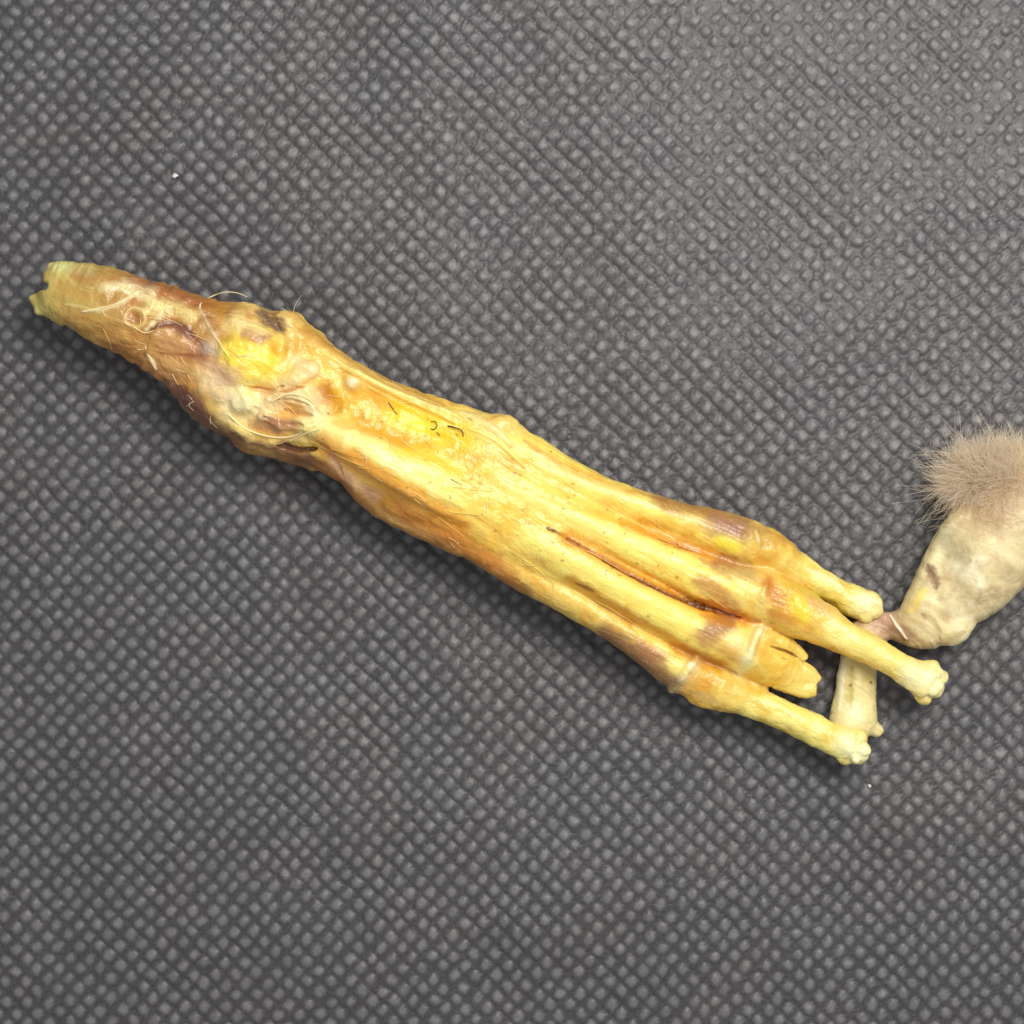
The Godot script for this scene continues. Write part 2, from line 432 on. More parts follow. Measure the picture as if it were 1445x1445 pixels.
	# bruised and dried edges, with the shade along the outline painted in too
	for e in [[[330, 628], [380, 640], [430, 652]], [[268, 560], [300, 604], [330, 622]]]:
		mark(e, 16, 0, lin(110, 70, 54), 0.75)
	mark([[455, 660], [500, 700], [545, 738], [600, 765], [660, 795], [740, 836]], 15, 0, lin(150, 94, 40), 0.8)
	mark([[430, 466], [490, 506], [560, 545], [620, 572]], 9, 0, lin(176, 116, 40), 0.65)
	mark([[740, 622], [790, 656], [860, 686], [940, 706]], 8, 0, lin(190, 130, 40), 0.6)
	mark([[470, 650], [500, 680], [530, 700]], 9, 0, lin(216, 170, 140), 0.6)
	mark([[360, 600], [390, 608]], 9, 0, lin(170, 112, 84), 0.75)
	mark([[330, 530], [300, 520]], 14, 0, lin(226, 182, 140), 0.6)
	mark([[380, 480], [392, 500]], 7, 0, lin(196, 140, 40), 0.6)
	mark([[395, 552], [430, 546]], 4, -1, lin(180, 110, 40), 0.75)
	mark([[400, 578], [440, 586]], 5, -1, lin(176, 108, 50), 0.75)
	mark([[470, 596], [500, 604]], 8, 0, lin(224, 160, 40), 0.6)
	mark([[690, 690], [720, 720]], 20, 0, lin(244, 196, 60), 0.5)
	mark([[560, 640], [600, 640], [650, 664]], 10, 0, lin(250, 206, 50), 0.6)
	mark([[455, 622], [520, 664], [580, 702], [650, 742]], 15, 0, lin(240, 152, 40), 0.7)  # orange painted in where the yellow turns into shade
	mark([[560, 715], [640, 760], [720, 810]], 14, 0, lin(206, 122, 44), 0.6)
	# between the metatarsals
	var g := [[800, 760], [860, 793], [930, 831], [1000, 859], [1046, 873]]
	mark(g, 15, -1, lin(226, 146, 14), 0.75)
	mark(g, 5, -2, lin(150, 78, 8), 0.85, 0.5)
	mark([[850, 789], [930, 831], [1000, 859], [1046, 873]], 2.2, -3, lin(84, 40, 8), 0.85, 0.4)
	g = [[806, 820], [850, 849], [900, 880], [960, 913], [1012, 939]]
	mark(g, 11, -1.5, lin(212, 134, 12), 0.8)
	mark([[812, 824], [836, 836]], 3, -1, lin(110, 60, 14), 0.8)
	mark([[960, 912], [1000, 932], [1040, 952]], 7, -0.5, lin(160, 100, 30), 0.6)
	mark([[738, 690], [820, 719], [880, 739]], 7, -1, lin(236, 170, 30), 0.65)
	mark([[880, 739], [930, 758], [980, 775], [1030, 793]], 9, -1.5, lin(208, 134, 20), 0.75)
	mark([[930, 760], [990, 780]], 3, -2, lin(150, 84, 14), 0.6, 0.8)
	mark([[760, 655], [850, 691], [930, 716]], 9, 1, lin(254, 232, 142), 0.6, 0.3)  # from here, pale highlights painted along the tops of the bones
	mark([[700, 678], [740, 701], [830, 737], [900, 767], [965, 795]], 14, 1, lin(255, 234, 132), 0.7, 0.3)
	mark([[740, 758], [830, 806], [920, 850], [985, 882]], 17, 1, lin(255, 231, 122), 0.7, 0.3)
	mark([[760, 806], [830, 850], [880, 884]], 10, 0, lin(240, 212, 100), 0.5, 0.3)
	mark([[895, 884], [950, 920]], 8, 1, lin(255, 226, 112), 0.7, 0.3)
	# dried skin near the joints
	mark([[935, 706], [1000, 722], [1052, 738]], 17, 0, lin(146, 94, 52), 0.85)
	mark([[1005, 740], [1044, 750]], 17, 0, lin(146, 100, 86), 0.85)
	mark([[1016, 766], [1036, 771]], 11, 1, lin(255, 220, 60), 0.85)
	mark([[970, 738], [1000, 744]], 11, 0, lin(234, 190, 96), 0.5)
	mark([[988, 788], [1012, 800]], 8, 0, lin(176, 110, 62), 0.7, 1.1)
	mark([[1020, 798], [1056, 808]], 17, 0, lin(156, 112, 80), 0.7)
	mark([[990, 822], [1036, 852]], 14, 0, lin(170, 108, 62), 0.75)
	mark([[1050, 836]], 17, 1, lin(250, 222, 126), 0.8)
	mark([[1000, 892], [1026, 880]], 17, 0, lin(146, 94, 74), 0.85)
	mark([[985, 896], [1036, 924]], 13, 0, lin(176, 120, 70), 0.5)
	mark([[1040, 903]], 15, 1, lin(252, 232, 164), 0.8)
	mark([[985, 846], [1030, 864], [1072, 877]], 8, 0, lin(176, 86, 14), 0.75)
	mark([[990, 868], [1034, 882]], 8, 0, lin(196, 122, 26), 0.65)
	mark([[855, 896], [905, 931], [946, 960]], 20, 0, lin(116, 76, 54), 0.85)
	mark([[905, 912], [930, 926]], 9, 0, lin(160, 106, 78), 0.6)
	mark([[956, 940]], 15, 1, lin(254, 230, 120), 0.8)
	# rings round the joints
	mark([[1066, 746], [1072, 762], [1070, 778]], 4, 1.5, lin(230, 196, 120), 0.5, 0.8)
	mark([[1058, 758], [1094, 764]], 13, 0, lin(190, 146, 66), 0.6)
	mark([[1056, 742], [1088, 752]], 7, 0, lin(160, 116, 60), 0.6)
	mark([[1085, 822], [1096, 845], [1112, 852]], 12, 0, lin(196, 112, 14), 0.85)
	mark([[1090, 864], [1120, 876]], 9, 0, lin(196, 118, 30), 0.7)
	mark([[1098, 847], [1110, 851]], 5, 2, lin(240, 200, 130), 0.7, 1.0)
	mark([[1122, 852], [1134, 868]], 14, 1, lin(255, 212, 46), 0.75)
	mark([[1148, 850], [1186, 874]], 10, 0, lin(214, 164, 110), 0.6)
	mark([[1168, 860], [1232, 900]], 4, 0, lin(220, 186, 30), 0.6)
	mark([[1118, 898], [1160, 910], [1240, 942]], 6, 0, lin(226, 160, 40), 0.6)
	mark([[1180, 888], [1260, 934], [1314, 962]], 20, 0, lin(250, 232, 140), 0.7, 0.3)
	mark([[1290, 955], [1318, 960]], 24, 0, lin(250, 242, 190), 0.7, 0.3)
	mark([[1000, 950], [1030, 966]], 10, 0, lin(224, 164, 40), 0.6)
	mark([[975, 976], [1012, 991]], 8, 0, lin(186, 156, 100), 0.6)
	mark([[1070, 1016], [1152, 1056]], 5, 0, lin(218, 182, 46), 0.6)
	mark([[1195, 1050], [1206, 1060]], 20, 0, lin(252, 246, 196), 0.7, 0.3)
	mark([[1088, 912], [1112, 920], [1125, 928]], 2, -3, lin(110, 54, 8), 0.9, 0.2)
	mark([[1072, 918], [1092, 944]], 11, 0, lin(228, 166, 36), 0.6)
	mark([[1122, 952], [1148, 968]], 14, 0, lin(242, 208, 110), 0.6)
	mark([[1120, 826], [1160, 843], [1200, 869]], 6, 0, lin(216, 186, 44), 0.6)
	mark([[1222, 852]], 20, 0, lin(252, 244, 184), 0.7, 0.3)
	mark([[1140, 803], [1190, 830]], 6, 0, lin(252, 240, 190), 0.6, 0.3)
	# specks
	rng.seed = 77
	for i in 110:
		var t := rng.randf()
		var c := Vector2(480, 585).lerp(Vector2(1060, 860), t) + Vector2(rng.randf_range(-1, 1), rng.randf_range(-1, 1)) * 75.0
		mark([[c.x, c.y], [c.x + rng.randf_range(-2, 7), c.y + rng.randf_range(-2, 4)]], rng.randf_range(1.2, 2.4), 0.3, lin(150, 86, 30), rng.randf_range(0.3, 0.8), 0.8)


func threads_foot(thing: Node3D) -> void:
	var o := thing.position
	var fibre_mat := surface_mat(0.45, 0.0)
	var cream := lin(246, 228, 170)
	var pale := lin(250, 234, 150)
	var dark := lin(70, 36, 16)
	var n_each := [
		# membrane thread that arches off the upper edge of the shin
		[[[282, 437, 1], [284, 428, 2], [296, 420, 3], [316, 413, 5], [335, 414, 9], [350, 420, 12]], 1.8, 0.9, cream],
		[[[281, 430, 1], [293, 455, 1.5], [306, 478, 2], [320, 498, 1]], 1.6, 1.2, cream],
		[[[170, 408, 1], [186, 402, 2], [206, 410, 1.5], [222, 430, 1]], 1.3, 0.8, cream],
		[[[118, 440, 1], [145, 434, 1.5], [165, 428, 1.5], [190, 415, 1]], 1.2, 0.8, cream],
		[[[190, 462, 1], [206, 470, 2], [224, 462, 1]], 1.2, 0.8, cream],
		[[[205, 488, 1], [212, 505, 2], [224, 522, 1]], 1.4, 0.8, cream],
		[[[318, 580, 0.5], [345, 604, 2], [380, 616, 3], [412, 616, 3], [436, 604, 1]], 2.2, 1.4, cream],
		[[[384, 566, 0], [408, 556, 3], [434, 562, 3], [452, 580, 0]], 2.0, 1.3, cream],
		[[[410, 622, 1], [430, 612, 4], [452, 606, 3]], 1.5, 0.9, cream],
	]
	for e in n_each:
		var st := Strands.new()
		lay(st, e[0], e[1] * 0.7, e[2] * 0.6, e[3])
		put("fibre_strand", strand_mesh(st, o), fibre_mat, thing)
	var hair_mat := surface_mat(0.35, 0.0)
	for e in [
		[[[605, 604, 1], [612, 606, 3], [617, 601, 4], [614, 595, 4], [608, 595, 2]], 1.2],
		[[[632, 601, 1], [644, 604, 3], [652, 608, 3], [654, 616, 1]], 1.4],
		[[[548, 568, 1], [554, 576, 3], [561, 586, 1]], 1.0],
		[[[616, 610, 1], [621, 615, 1]], 1.0],
		[[[636, 676, 1], [644, 680, 1.5], [653, 685, 1]], 0.6],
	]:
		var st := Strands.new()
		lay(st, e[0], e[1] * 0.75, e[1] * 0.4, dark)
		put("dark_hair", strand_mesh(st, o), hair_mat, thing)
	# fuzz too fine to count
	rng.seed = 9
	var fz := Strands.new()
	for i in 70:
		var c := Vector2.ZERO
		var zone := rng.randf()
		if zone < 0.4: c = Vector2(150, 425).lerp(Vector2(340, 520), rng.randf()) + Vector2(rng.randfn(), rng.randfn()) * 32.0
		elif zone < 0.75: c = Vector2(340, 540).lerp(Vector2(460, 580), rng.randf()) + Vector2(rng.randfn(), rng.randfn()) * 34.0
		elif zone < 0.9: c = Vector2(500, 600).lerp(Vector2(760, 800), rng.randf()) + Vector2(rng.randfn(), rng.randfn()) * 40.0
		else: c = Vector2(640, 590).lerp(Vector2(1050, 860), rng.randf()) + Vector2(rng.randfn(), rng.randfn()) * 30.0
		var a := atan2(0.46, 0.88) + rng.randfn() * 0.5
		var len := rng.randf_range(10, 40)
		var q := PackedVector3Array()
		var ok := true
		var bend := rng.randfn() * 0.05
		for k in 6:
			var s := plan(c.x, c.y)
			if s.y < 12.0: ok = false
			q.append(Vector3(s.x, s.y + 0.5 + sin(PI * k / 5.0) * 0.8, s.z))
			a += bend * len * 0.2
			c += Vector2(cos(a), sin(a)) * len / 5.0
		if not ok: continue
		var tone := lin(255, 240, 190).lerp(lin(240, 200, 120), rng.randf())
		fz.add(smooth_line(q, 2), rng.randf_range(0.35, 0.7), 0.25, tone, tone, 4)
	# strings of dried tendon half sunk in the surface
	for i in 46:
		var t := rng.randf()
		var c := Vector2(455, 560).lerp(Vector2(960, 830), t) + Vector2(-0.47, 0.88) * rng.randf_range(-1, 1) * (78.0 if t < 0.6 else 90.0)
		var a := atan2(0.47, 0.88) + rng.randfn() * (0.22 if t < 0.45 else 0.07)
		var len := rng.randf_range(25, 110)
		var q := PackedVector3Array()
		var ok := true
		for k in 9:
			var s := plan(c.x, c.y)
			if s.y < 30.0: ok = false
			q.append(Vector3(s.x, s.y - 0.1 - 0.9 * absf(k - 4.0) / 4.0, s.z))
			a += rng.randfn() * 0.03
			c += Vector2(cos(a), sin(a)) * len / 8.0
		if not ok: continue
		var tone := lin(255, 236, 140).lerp(lin(232, 176, 66), rng.randf())
		fz.add(smooth_line(q, 2), rng.randf_range(0.5, 0.9), 0.3, tone, tone, 5)
	# hairs that stand off the edges
	for e in [[640, 784, 12], [646, 782, 9], [735, 826, 14], [742, 828, 10], [728, 818, 10], [418, 446, 16], [430, 452, 14], [405, 447, 14], [300, 600, 12], [270, 578, 10], [330, 425, 14], [346, 432, 12], [690, 582, 12], [720, 588, 10]]:
		for k in 5:
			var s := plan(e[0] + rng.randf_range(-5, 5), e[1] + rng.randf_range(-5, 5) + (-8 if e[1] < 600 and e[0] < 730 and e[1] < 0.5 * e[0] + 280 else -10))
			if k > (0 if e[1] > 700 else 2) or s.y < 2.0: continue
			var d := Vector3(rng.randfn(), 0.3 + rng.randf() * 0.5, rng.randfn()).normalized()
			var turn := Vector3(rng.randfn(), -0.4, rng.randfn()) * 0.35
			var q := PackedVector3Array()
			for m in 6: q.append(s + (d * (m / 5.0) + turn * (m / 5.0) * (m / 5.0)) * e[2] * 1.5)
			fz.add(q, 0.35, 0.15, lin(255, 240, 190), lin(255, 240, 190), 3)
	var o2 := put("loose_fibres", strand_mesh(fz, o), fibre_mat, thing)
	o2.set_meta("kind", "stuff")


func build_toe() -> void:
	var thing := Node3D.new()
	thing.name = "furry_toe"
	thing.position = Vector3(0.03, 0, 0.006)
	add_child(thing)
	tag(thing, "detached pale toe with a tan fur tuft, its bone under the longest bare toe", "animal toe")
	clear_field()
	part_rs = {"toe_bone": Vector2(0.5, 0.3), "toe_tendon": Vector2(0.9, 0.8), "toe_skin": Vector2(0.4, 0.1)}
	var bone := lin(226, 214, 150)
	var skin := lin(214, 198, 150)
	chain("toe_bone", bone, 8, [[1222, 895, 26, 25, 20], [1212, 925, 25, 25, 20], [1209, 955, 25, 27, 20], [1206, 990, 25, 30, 21], [1204, 1014, 25, 34, 23], [1206, 1026, 25, 34, 22]], 0.5)
	ball("toe_bone", bone, 6, 1236, 1030, 22, 10)
	ball("toe_bone", bone, 6, 1190, 1020, 26, 16)
	chain("toe_tendon", lin(176, 140, 118), 12, [[1222, 895, 26, 22, 16], [1250, 884, 32, 20, 13], [1280, 884, 38, 24, 18]])
	chain("toe_skin", skin, 12, [[1300, 822, 52, 10, 18], [1318, 786, 62, 13, 20], [1338, 752, 70, 15, 22], [1356, 728, 76, 14, 22]])
	ball("toe_skin", lin(240, 224, 160), 8, 1302, 848, 58, 21, 26)
	ball("toe_skin", lin(240, 228, 176), 10, 1345, 886, 62, 24, 24)
	ball("toe_skin", skin, 12, 1372, 812, 92, 34, 22)
	chain("toe_skin", skin, 14, [[1284, 884, 40, 22, 20], [1303, 880, 44, 38, 32], [1330, 850, 50, 49, 42], [1368, 815, 56, 62, 48], [1400, 775, 60, 68, 52], [1440, 720, 62, 76, 54], [1490, 670, 60, 60, 46]])
	chain("toe_skin", skin, 6, [[1302, 804, 84, 5, 14], [1320, 820, 104, 5, 12], [1332, 842, 112, 5, 10]], 1.0, 1)
	chain("toe_skin", skin, 8, [[1346, 760, 128, 10, 10], [1366, 782, 132, 12, 10], [1390, 788, 132, 9, 9]], 1.0, 1)
	fill_bins()
	mark([[1318, 792], [1330, 762], [1340, 745]], 11, 1, lin(250, 240, 190), 0.7)  # lit left rim, painted lighter
	mark([[1308, 798], [1316, 812], [1320, 830]], 8, -2, lin(132, 98, 74), 0.85, 0.9)
	mark([[1300, 868], [1318, 880], [1326, 904]], 6, -1, lin(170, 136, 96), 0.7, 0.9)
	mark([[1380, 840], [1410, 830]], 8, 0, lin(186, 164, 116), 0.6, 1.0)
	mark([[1350, 800], [1384, 822]], 12, 1, lin(255, 248, 214), 0.75)  # whitish highlight painted on the skin
	mark([[1340, 762], [1372, 792]], 24, -1, lin(160, 150, 116), 0.85)
	mark([[1284, 862], [1306, 832]], 7, 0, lin(246, 218, 100), 0.75)
	mark([[1322, 908], [1362, 892]], 8, 0, lin(176, 154, 100), 0.6)
	mark([[1324, 862], [1334, 876]], 8, 0, lin(186, 160, 118), 0.6, 1.0)
	mark([[1312, 850], [1330, 890]], 12, 1, lin(246, 230, 170), 0.6, 0.9)
	mark([[1262, 886], [1284, 896]], 9, 0, lin(150, 108, 92), 0.7)
	mark([[1258, 872], [1266, 884], [1280, 902]], 3, 3, lin(240, 226, 196), 0.8)
	mark([[1380, 760], [1430, 800]], 26, 1, lin(236, 224, 170), 0.6, 0.9)
	mark([[1400, 720], [1380, 690], [1440, 680]], 46, 0, lin(160, 128, 92), 0.8)
	mark([[1190, 930], [1187, 960], [1184, 1000]], 6, 0.5, lin(244, 238, 204), 0.7)
	mark([[1202, 940], [1200, 965], [1199, 1000]], 7, -1, lin(180, 164, 82), 0.7)
	mark([[1210, 925], [1222, 960]], 10, 0, lin(206, 182, 100), 0.5)
	mark([[1200, 967]], 2.5, 0, lin(130, 80, 30), 0.9)
	mark([[1228, 963]], 2.5, 0, lin(130, 80, 30), 0.9)
	mark([[1205, 1008]], 18, 1, lin(250, 242, 196), 0.7)
	rng.seed = 41
	for i in 90:
		var c := Vector2(1300, 880).lerp(Vector2(1430, 790), rng.randf()) + Vector2(rng.randfn(), rng.randfn()) * 28.0
		var tone := lin(176, 150, 110) if rng.randf() < 0.5 else lin(244, 232, 190)
		mark([[c.x, c.y], [c.x + rng.randf_range(-9, 9), c.y + rng.randf_range(-9, 9)]], rng.randf_range(4, 10), 0.0, tone, rng.randf_range(0.2, 0.5), 1.0)
	amber = 0.0
	grow(thing, surface_mat(0.45, 0.003, 0.1))
	# fur
	var fur := Strands.new()
	var core := P(1404, 690, 52)
	for i in 25000:
		var a := rng.randf() * TAU
		var el := asin(rng.randf_range(-0.25, 1.0))
		var out := Vector3(cos(a) * cos(el), sin(el), sin(a) * cos(el))
		# the skin side, towards the toe's bone, is bare
		var towards := Vector2(out.x, out.z).dot(Vector2(-0.45, 0.89))
		if towards > 0.45 and rng.randf() < 0.97: continue
		var root := core + out * Vector3(46, 40, 40) * rng.randf_range(0.75, 1.0)
		root.x += 14.0 * out.x
		var dir := (out + Vector3(rng.randfn(), rng.randfn() * 0.7, rng.randfn()) * 0.75).normalized()
		var sway := Vector3(n4.get_noise_3dv(root * 1.6), n4.get_noise_3dv(root * 1.6 + Vector3(500, 0, 0)) * 0.6, n4.get_noise_3dv(root * 1.6 + Vector3(0, 500, 0))) * 2.6
		var wisp := Vector3(n2.get_noise_3dv(root * 3.0), n2.get_noise_3dv(root * 3.0 + Vector3(300, 0, 0)), n2.get_noise_3dv(root * 3.0 + Vector3(0, 300, 0)))
		dir = (dir + sway * 0.5 + wisp * 0.9).normalized()
		var len := rng.randf_range(22, 60) * (1.6 if rng.randf() < 0.07 else 1.0)
		var curl := Vector3(rng.randfn(), rng.randfn() * 0.6, rng.randfn()) * 0.6 + sway * 0.45 + wisp * 0.5
		var q := PackedVector3Array()
		var p := root
		for k in 5:
			q.append(p)
			dir = (dir + curl * 0.6 + Vector3(0, -0.06, 0) + Vector3(rng.randfn(), rng.randfn(), rng.randfn()) * 0.10).normalized()
			p += dir * len / 4.0
			p.y = maxf(p.y, 3.0)
		var warm := rng.randf()
		var c0 := lin(218, 186, 150).lerp(lin(244, 220, 186), warm)
		var right := clampf((root.x - 684.0) / 40.0, 0.0, 1.0)
		var c1 := lin(234, 216, 190).lerp(lin(252, 242, 214), clampf(warm * 0.6 + right * 0.5, 0.0, 1.0))
		fur.add(q, rng.randf_range(0.25, 0.34), 0.08, c0.lerp(lin(246, 228, 170), right * 0.8), c1, 3)
	# long pale hairs over the skin below the tuft
	for e in [[1312, 752, 1362, 754], [1300, 716, 1340, 700], [1376, 738, 1408, 752], [1400, 750, 1430, 735], [1360, 700, 1395, 680], [1340, 726, 1330, 735], [1295, 640, 1340, 655], [1350, 690, 1386, 684]]:
		for k in 2:
			var q := PackedVector3Array()
			var ja := Vector2(rng.randfn(), rng.randfn()) * 9.0
			var jb := Vector2(rng.randfn(), rng.randfn()) * 12.0
			for m in 6:
				var t := m / 5.0
				var x := lerpf(e[0] + ja.x, e[2] + jb.x, t)
				var z := lerpf(e[1] + ja.y, e[3] + jb.y, t) - sin(PI * t) * 4.0
				var w := P(x, z, 70)
				q.append(Vector3(w.x, maxf(top(w.x, w.z) + 1.2, 20.0) + (30.0 if z < 735.0 else 0.0) * t, w.z))
			fur.add(smooth_line(q, 2), 0.35, 0.2, lin(240, 228, 186), lin(240, 228, 186), 3)
	var fo := put("fur", strand_mesh(fur, thing.position), surface_mat(0.5, 0.0), thing)
	fo.set_meta("kind", "stuff")
	var th := Strands.new()
	lay(th, [[1256, 868, 1], [1266, 884, 2], [1278, 900, 1]], 1.6, 1.0, lin(244, 232, 206))
	put("fibre_strand", strand_mesh(th, thing.position), surface_mat(0.4, 0.0), thing)


func build_lint() -> void:
	rng.seed = 3
	var m := surface_mat(0.45, 0.0)
	for e in [
		[247, 248, 5.0, "tiny white lint flake on the fabric above the cut end of the foot"],
		[1227, 1109, 3.2, "tiny white lint flake on the fabric below the bare toe tips"],
	]:
		var st := Strands.new()
		var c := P(e[0], e[1], 3)
		for k in 5:
			var a := rng.randf() * TAU
			var d: Vector3 = Vector3(cos(a), 0.25, sin(a)) * e[2] * rng.randf_range(0.5, 1.0)
			st.add(smooth_line(PackedVector3Array([c - d, c + Vector3(rng.randfn(), 1.5, rng.randfn()), c + d * 0.8]), 3), e[2] * 0.22, e[2] * 0.12, lin(214, 212, 206), lin(214, 212, 206), 5, e[2] * 0.12)
		var w := c * S
		var piece := MeshInstance3D.new()
		piece.name = numbered(self, "lint_flake")
		piece.mesh = strand_mesh(st, w)
		piece.material_override = m
		piece.position = w
		add_child(piece, true)
		tag(piece, e[3], "lint", "white lint flakes on the fabric")


func P(px: float, py: float, y: float) -> Vector3:
	var k := 1.0 - y / HIGH
	return Vector3((px - 722.5) * k, y, (py - 722.5) * k)


func lin(r: float, g: float, b: float) -> Vector3:
	var c := Color(r / 255.0, g / 255.0, b / 255.0).srgb_to_linear()
	return Vector3(c.r, c.g, c.b)


func hash2(i: int, j: int, k: int) -> float:
	var h := (i * 374761393 + j * 668265263 + k * 1442695041) & 0x7fffffff
	h = ((h ^ (h >> 13)) * 1274126177) & 0x7fffffff
	h = ((h ^ (h >> 16)) * 668265263) & 0x7fffffff
	return float((h ^ (h >> 15)) & 0xffff) / 65535.0


# ------------------------------------------------------------------ naming
func tag(o: Node, label: String, category: String, group := "", kind := "") -> void:
	if label: o.set_meta("label", label)
	if category: o.set_meta("category", category)
	if group: o.set_meta("group", group)
	if kind: o.set_meta("kind", kind)


func numbered(parent: Node, called: String) -> String:
	var key := "%d/%s" % [parent.get_instance_id(), called]
	var i: int = used.get(key, 0)
	used[key] = i + 1
	return called if i == 0 else "%s_%03d" % [called, i]


func put(called: String, mesh: Mesh, mat: Material, parent: Node) -> MeshInstance3D:
	var o := MeshInstance3D.new()
	o.name = numbered(parent, called)
	o.mesh = mesh
	o.material_override = mat
	parent.add_child(o, true)
	return o


# ------------------------------------------------------------------ distance field
func clear_field() -> void:
	sA = PackedVector3Array(); sT = PackedVector3Array(); sL = PackedVector3Array(); sV = PackedVector3Array()
	sN = PackedFloat32Array(); sW0 = PackedFloat32Array(); sW1 = PackedFloat32Array(); sH0 = PackedFloat32Array(); sH1 = PackedFloat32Array()
	sC = PackedInt32Array(); sCap = PackedFloat32Array(); cK = PackedFloat32Array(); cNeg = PackedInt32Array(); cCol = PackedVector3Array(); cPart = PackedStringArray(); cRS = PackedVector2Array()
	mA = PackedVector2Array(); mB = PackedVector2Array(); mW = PackedFloat32Array(); mHt = PackedFloat32Array(); mCol = PackedVector3Array(); mStr = PackedFloat32Array(); mRag = PackedFloat32Array(); mG = PackedInt32Array(); mT0 = PackedFloat32Array(); mT1 = PackedFloat32Array()
	bins = []; mbins = []


# one chain of elliptical segments; nodes are [px, py, height, half width, half height]
func chain(part: String, col: Vector3, k: float, nodes: Array, cap := 1.0, neg := 0) -> void:
	var c := cK.size()
	cK.append(k); cNeg.append(neg); cCol.append(col); cPart.append(part); cRS.append(part_rs.get(part.rstrip("0123456789"), Vector2(0.6, 0.6)))
	var pts: Array = []
	if lifted:
		for q in nodes: q[2] += lift_of(q[0])
	var n := nodes.size()
	if n == 1:
		pts = [nodes[0], [nodes[0][0] + 1.0, nodes[0][1], nodes[0][2], nodes[0][3], nodes[0][4]]]
	elif n == 2:
		pts = nodes
	else:
		for i in n - 1:
			var q0: Array = nodes[maxi(i - 1, 0)]
			var q1: Array = nodes[i]
			var q2: Array = nodes[i + 1]
			var q3: Array = nodes[mini(i + 2, n - 1)]
			for s in 3:
				var t := s / 3.0
				var e: Array = []
				for j in 5: e.append(cubic_interpolate(q1[j], q2[j], q0[j], q3[j], t))
				pts.append(e)
		pts.append(nodes[n - 1])
	for i in pts.size() - 1:
		var a := P(pts[i][0], pts[i][1], pts[i][2])
		var b := P(pts[i + 1][0], pts[i + 1][1], pts[i + 1][2])
		var d := b - a
		var len := d.length()
		var t := d / len
		var l := Vector3(t.z, 0, -t.x).normalized()
		sA.append(a); sT.append(t); sL.append(l); sV.append(l.cross(t).normalized()); sN.append(len)
		sW0.append(pts[i][3]); sW1.append(pts[i + 1][3]); sH0.append(pts[i][4]); sH1.append(pts[i + 1][4])
		sC.append(c); sCap.append(cap if i == 0 or i == pts.size() - 2 else 1.0)


func lift_of(px: float) -> float:
	# the foot bridges: it stands on the heel lump and on the pads under the joints
	return 34.0 * smoothstep(560.0, 100.0, px) + 26.0 * smoothstep(250.0, 560.0, px) * smoothstep(1130.0, 800.0, px) + 8.0


func ball(part: String, col: Vector3, k: float, px: float, py: float, y: float, r: float, h := 0.0) -> void:
	chain(part, col, k, [[px, py, y, r, h if h > 0.0 else r]])


func fill_bins() -> void:
	var lo := Vector2(1e9, 1e9)
	var hi := Vector2(-1e9, -1e9)
	for i in sA.size():
		var m := maxf(maxf(sW0[i], sW1[i]), maxf(sH0[i], sH1[i])) + 34.0
		var b := sA[i] + sT[i] * sN[i]
		lo = lo.min(Vector2(minf(sA[i].x, b.x) - m, minf(sA[i].z, b.z) - m))
		hi = hi.max(Vector2(maxf(sA[i].x, b.x) + m, maxf(sA[i].z, b.z) + m))
	bx0 = lo.x; bz0 = lo.y
	bnx = int(ceil((hi.x - lo.x) / BIN)) + 1
	bnz = int(ceil((hi.y - lo.y) / BIN)) + 1
	bins.resize(bnx * bnz)
	mbins.resize(bnx * bnz)
	for i in bnx * bnz:
		bins[i] = PackedInt32Array(); mbins[i] = PackedInt32Array()
	for i in sA.size():
		var m := maxf(maxf(sW0[i], sW1[i]), maxf(sH0[i], sH1[i])) + 30.0
		var a := Vector2(sA[i].x, sA[i].z)
		var b3 := sA[i] + sT[i] * sN[i]
		bin_capsule(bins, i, a, Vector2(b3.x, b3.z), m)


func bin_capsule(into: Array[PackedInt32Array], i: int, a: Vector2, b: Vector2, m: float) -> void:
	var x0 := clampi(int((minf(a.x, b.x) - m - bx0) / BIN), 0, bnx - 1)
	var x1 := clampi(int((maxf(a.x, b.x) + m - bx0) / BIN), 0, bnx - 1)
	var z0 := clampi(int((minf(a.y, b.y) - m - bz0) / BIN), 0, bnz - 1)
	var z1 := clampi(int((maxf(a.y, b.y) + m - bz0) / BIN), 0, bnz - 1)
	for z in range(z0, z1 + 1):
		for x in range(x0, x1 + 1):
			var c := Vector2(bx0 + (x + 0.5) * BIN, bz0 + (z + 0.5) * BIN)
			if c.distance_to(Geometry2D.get_closest_point_to_segment(c, a, b)) < m + BIN * 0.75:
				into[z * bnx + x].append(i)


func bin_at(x: float, z: float) -> int:
	var i := int(floor((x - bx0) / BIN))
	var j := int(floor((z - bz0) / BIN))
	if i < 0 or j < 0 or i >= bnx or j >= bnz: return -1
	return j * bnx + i


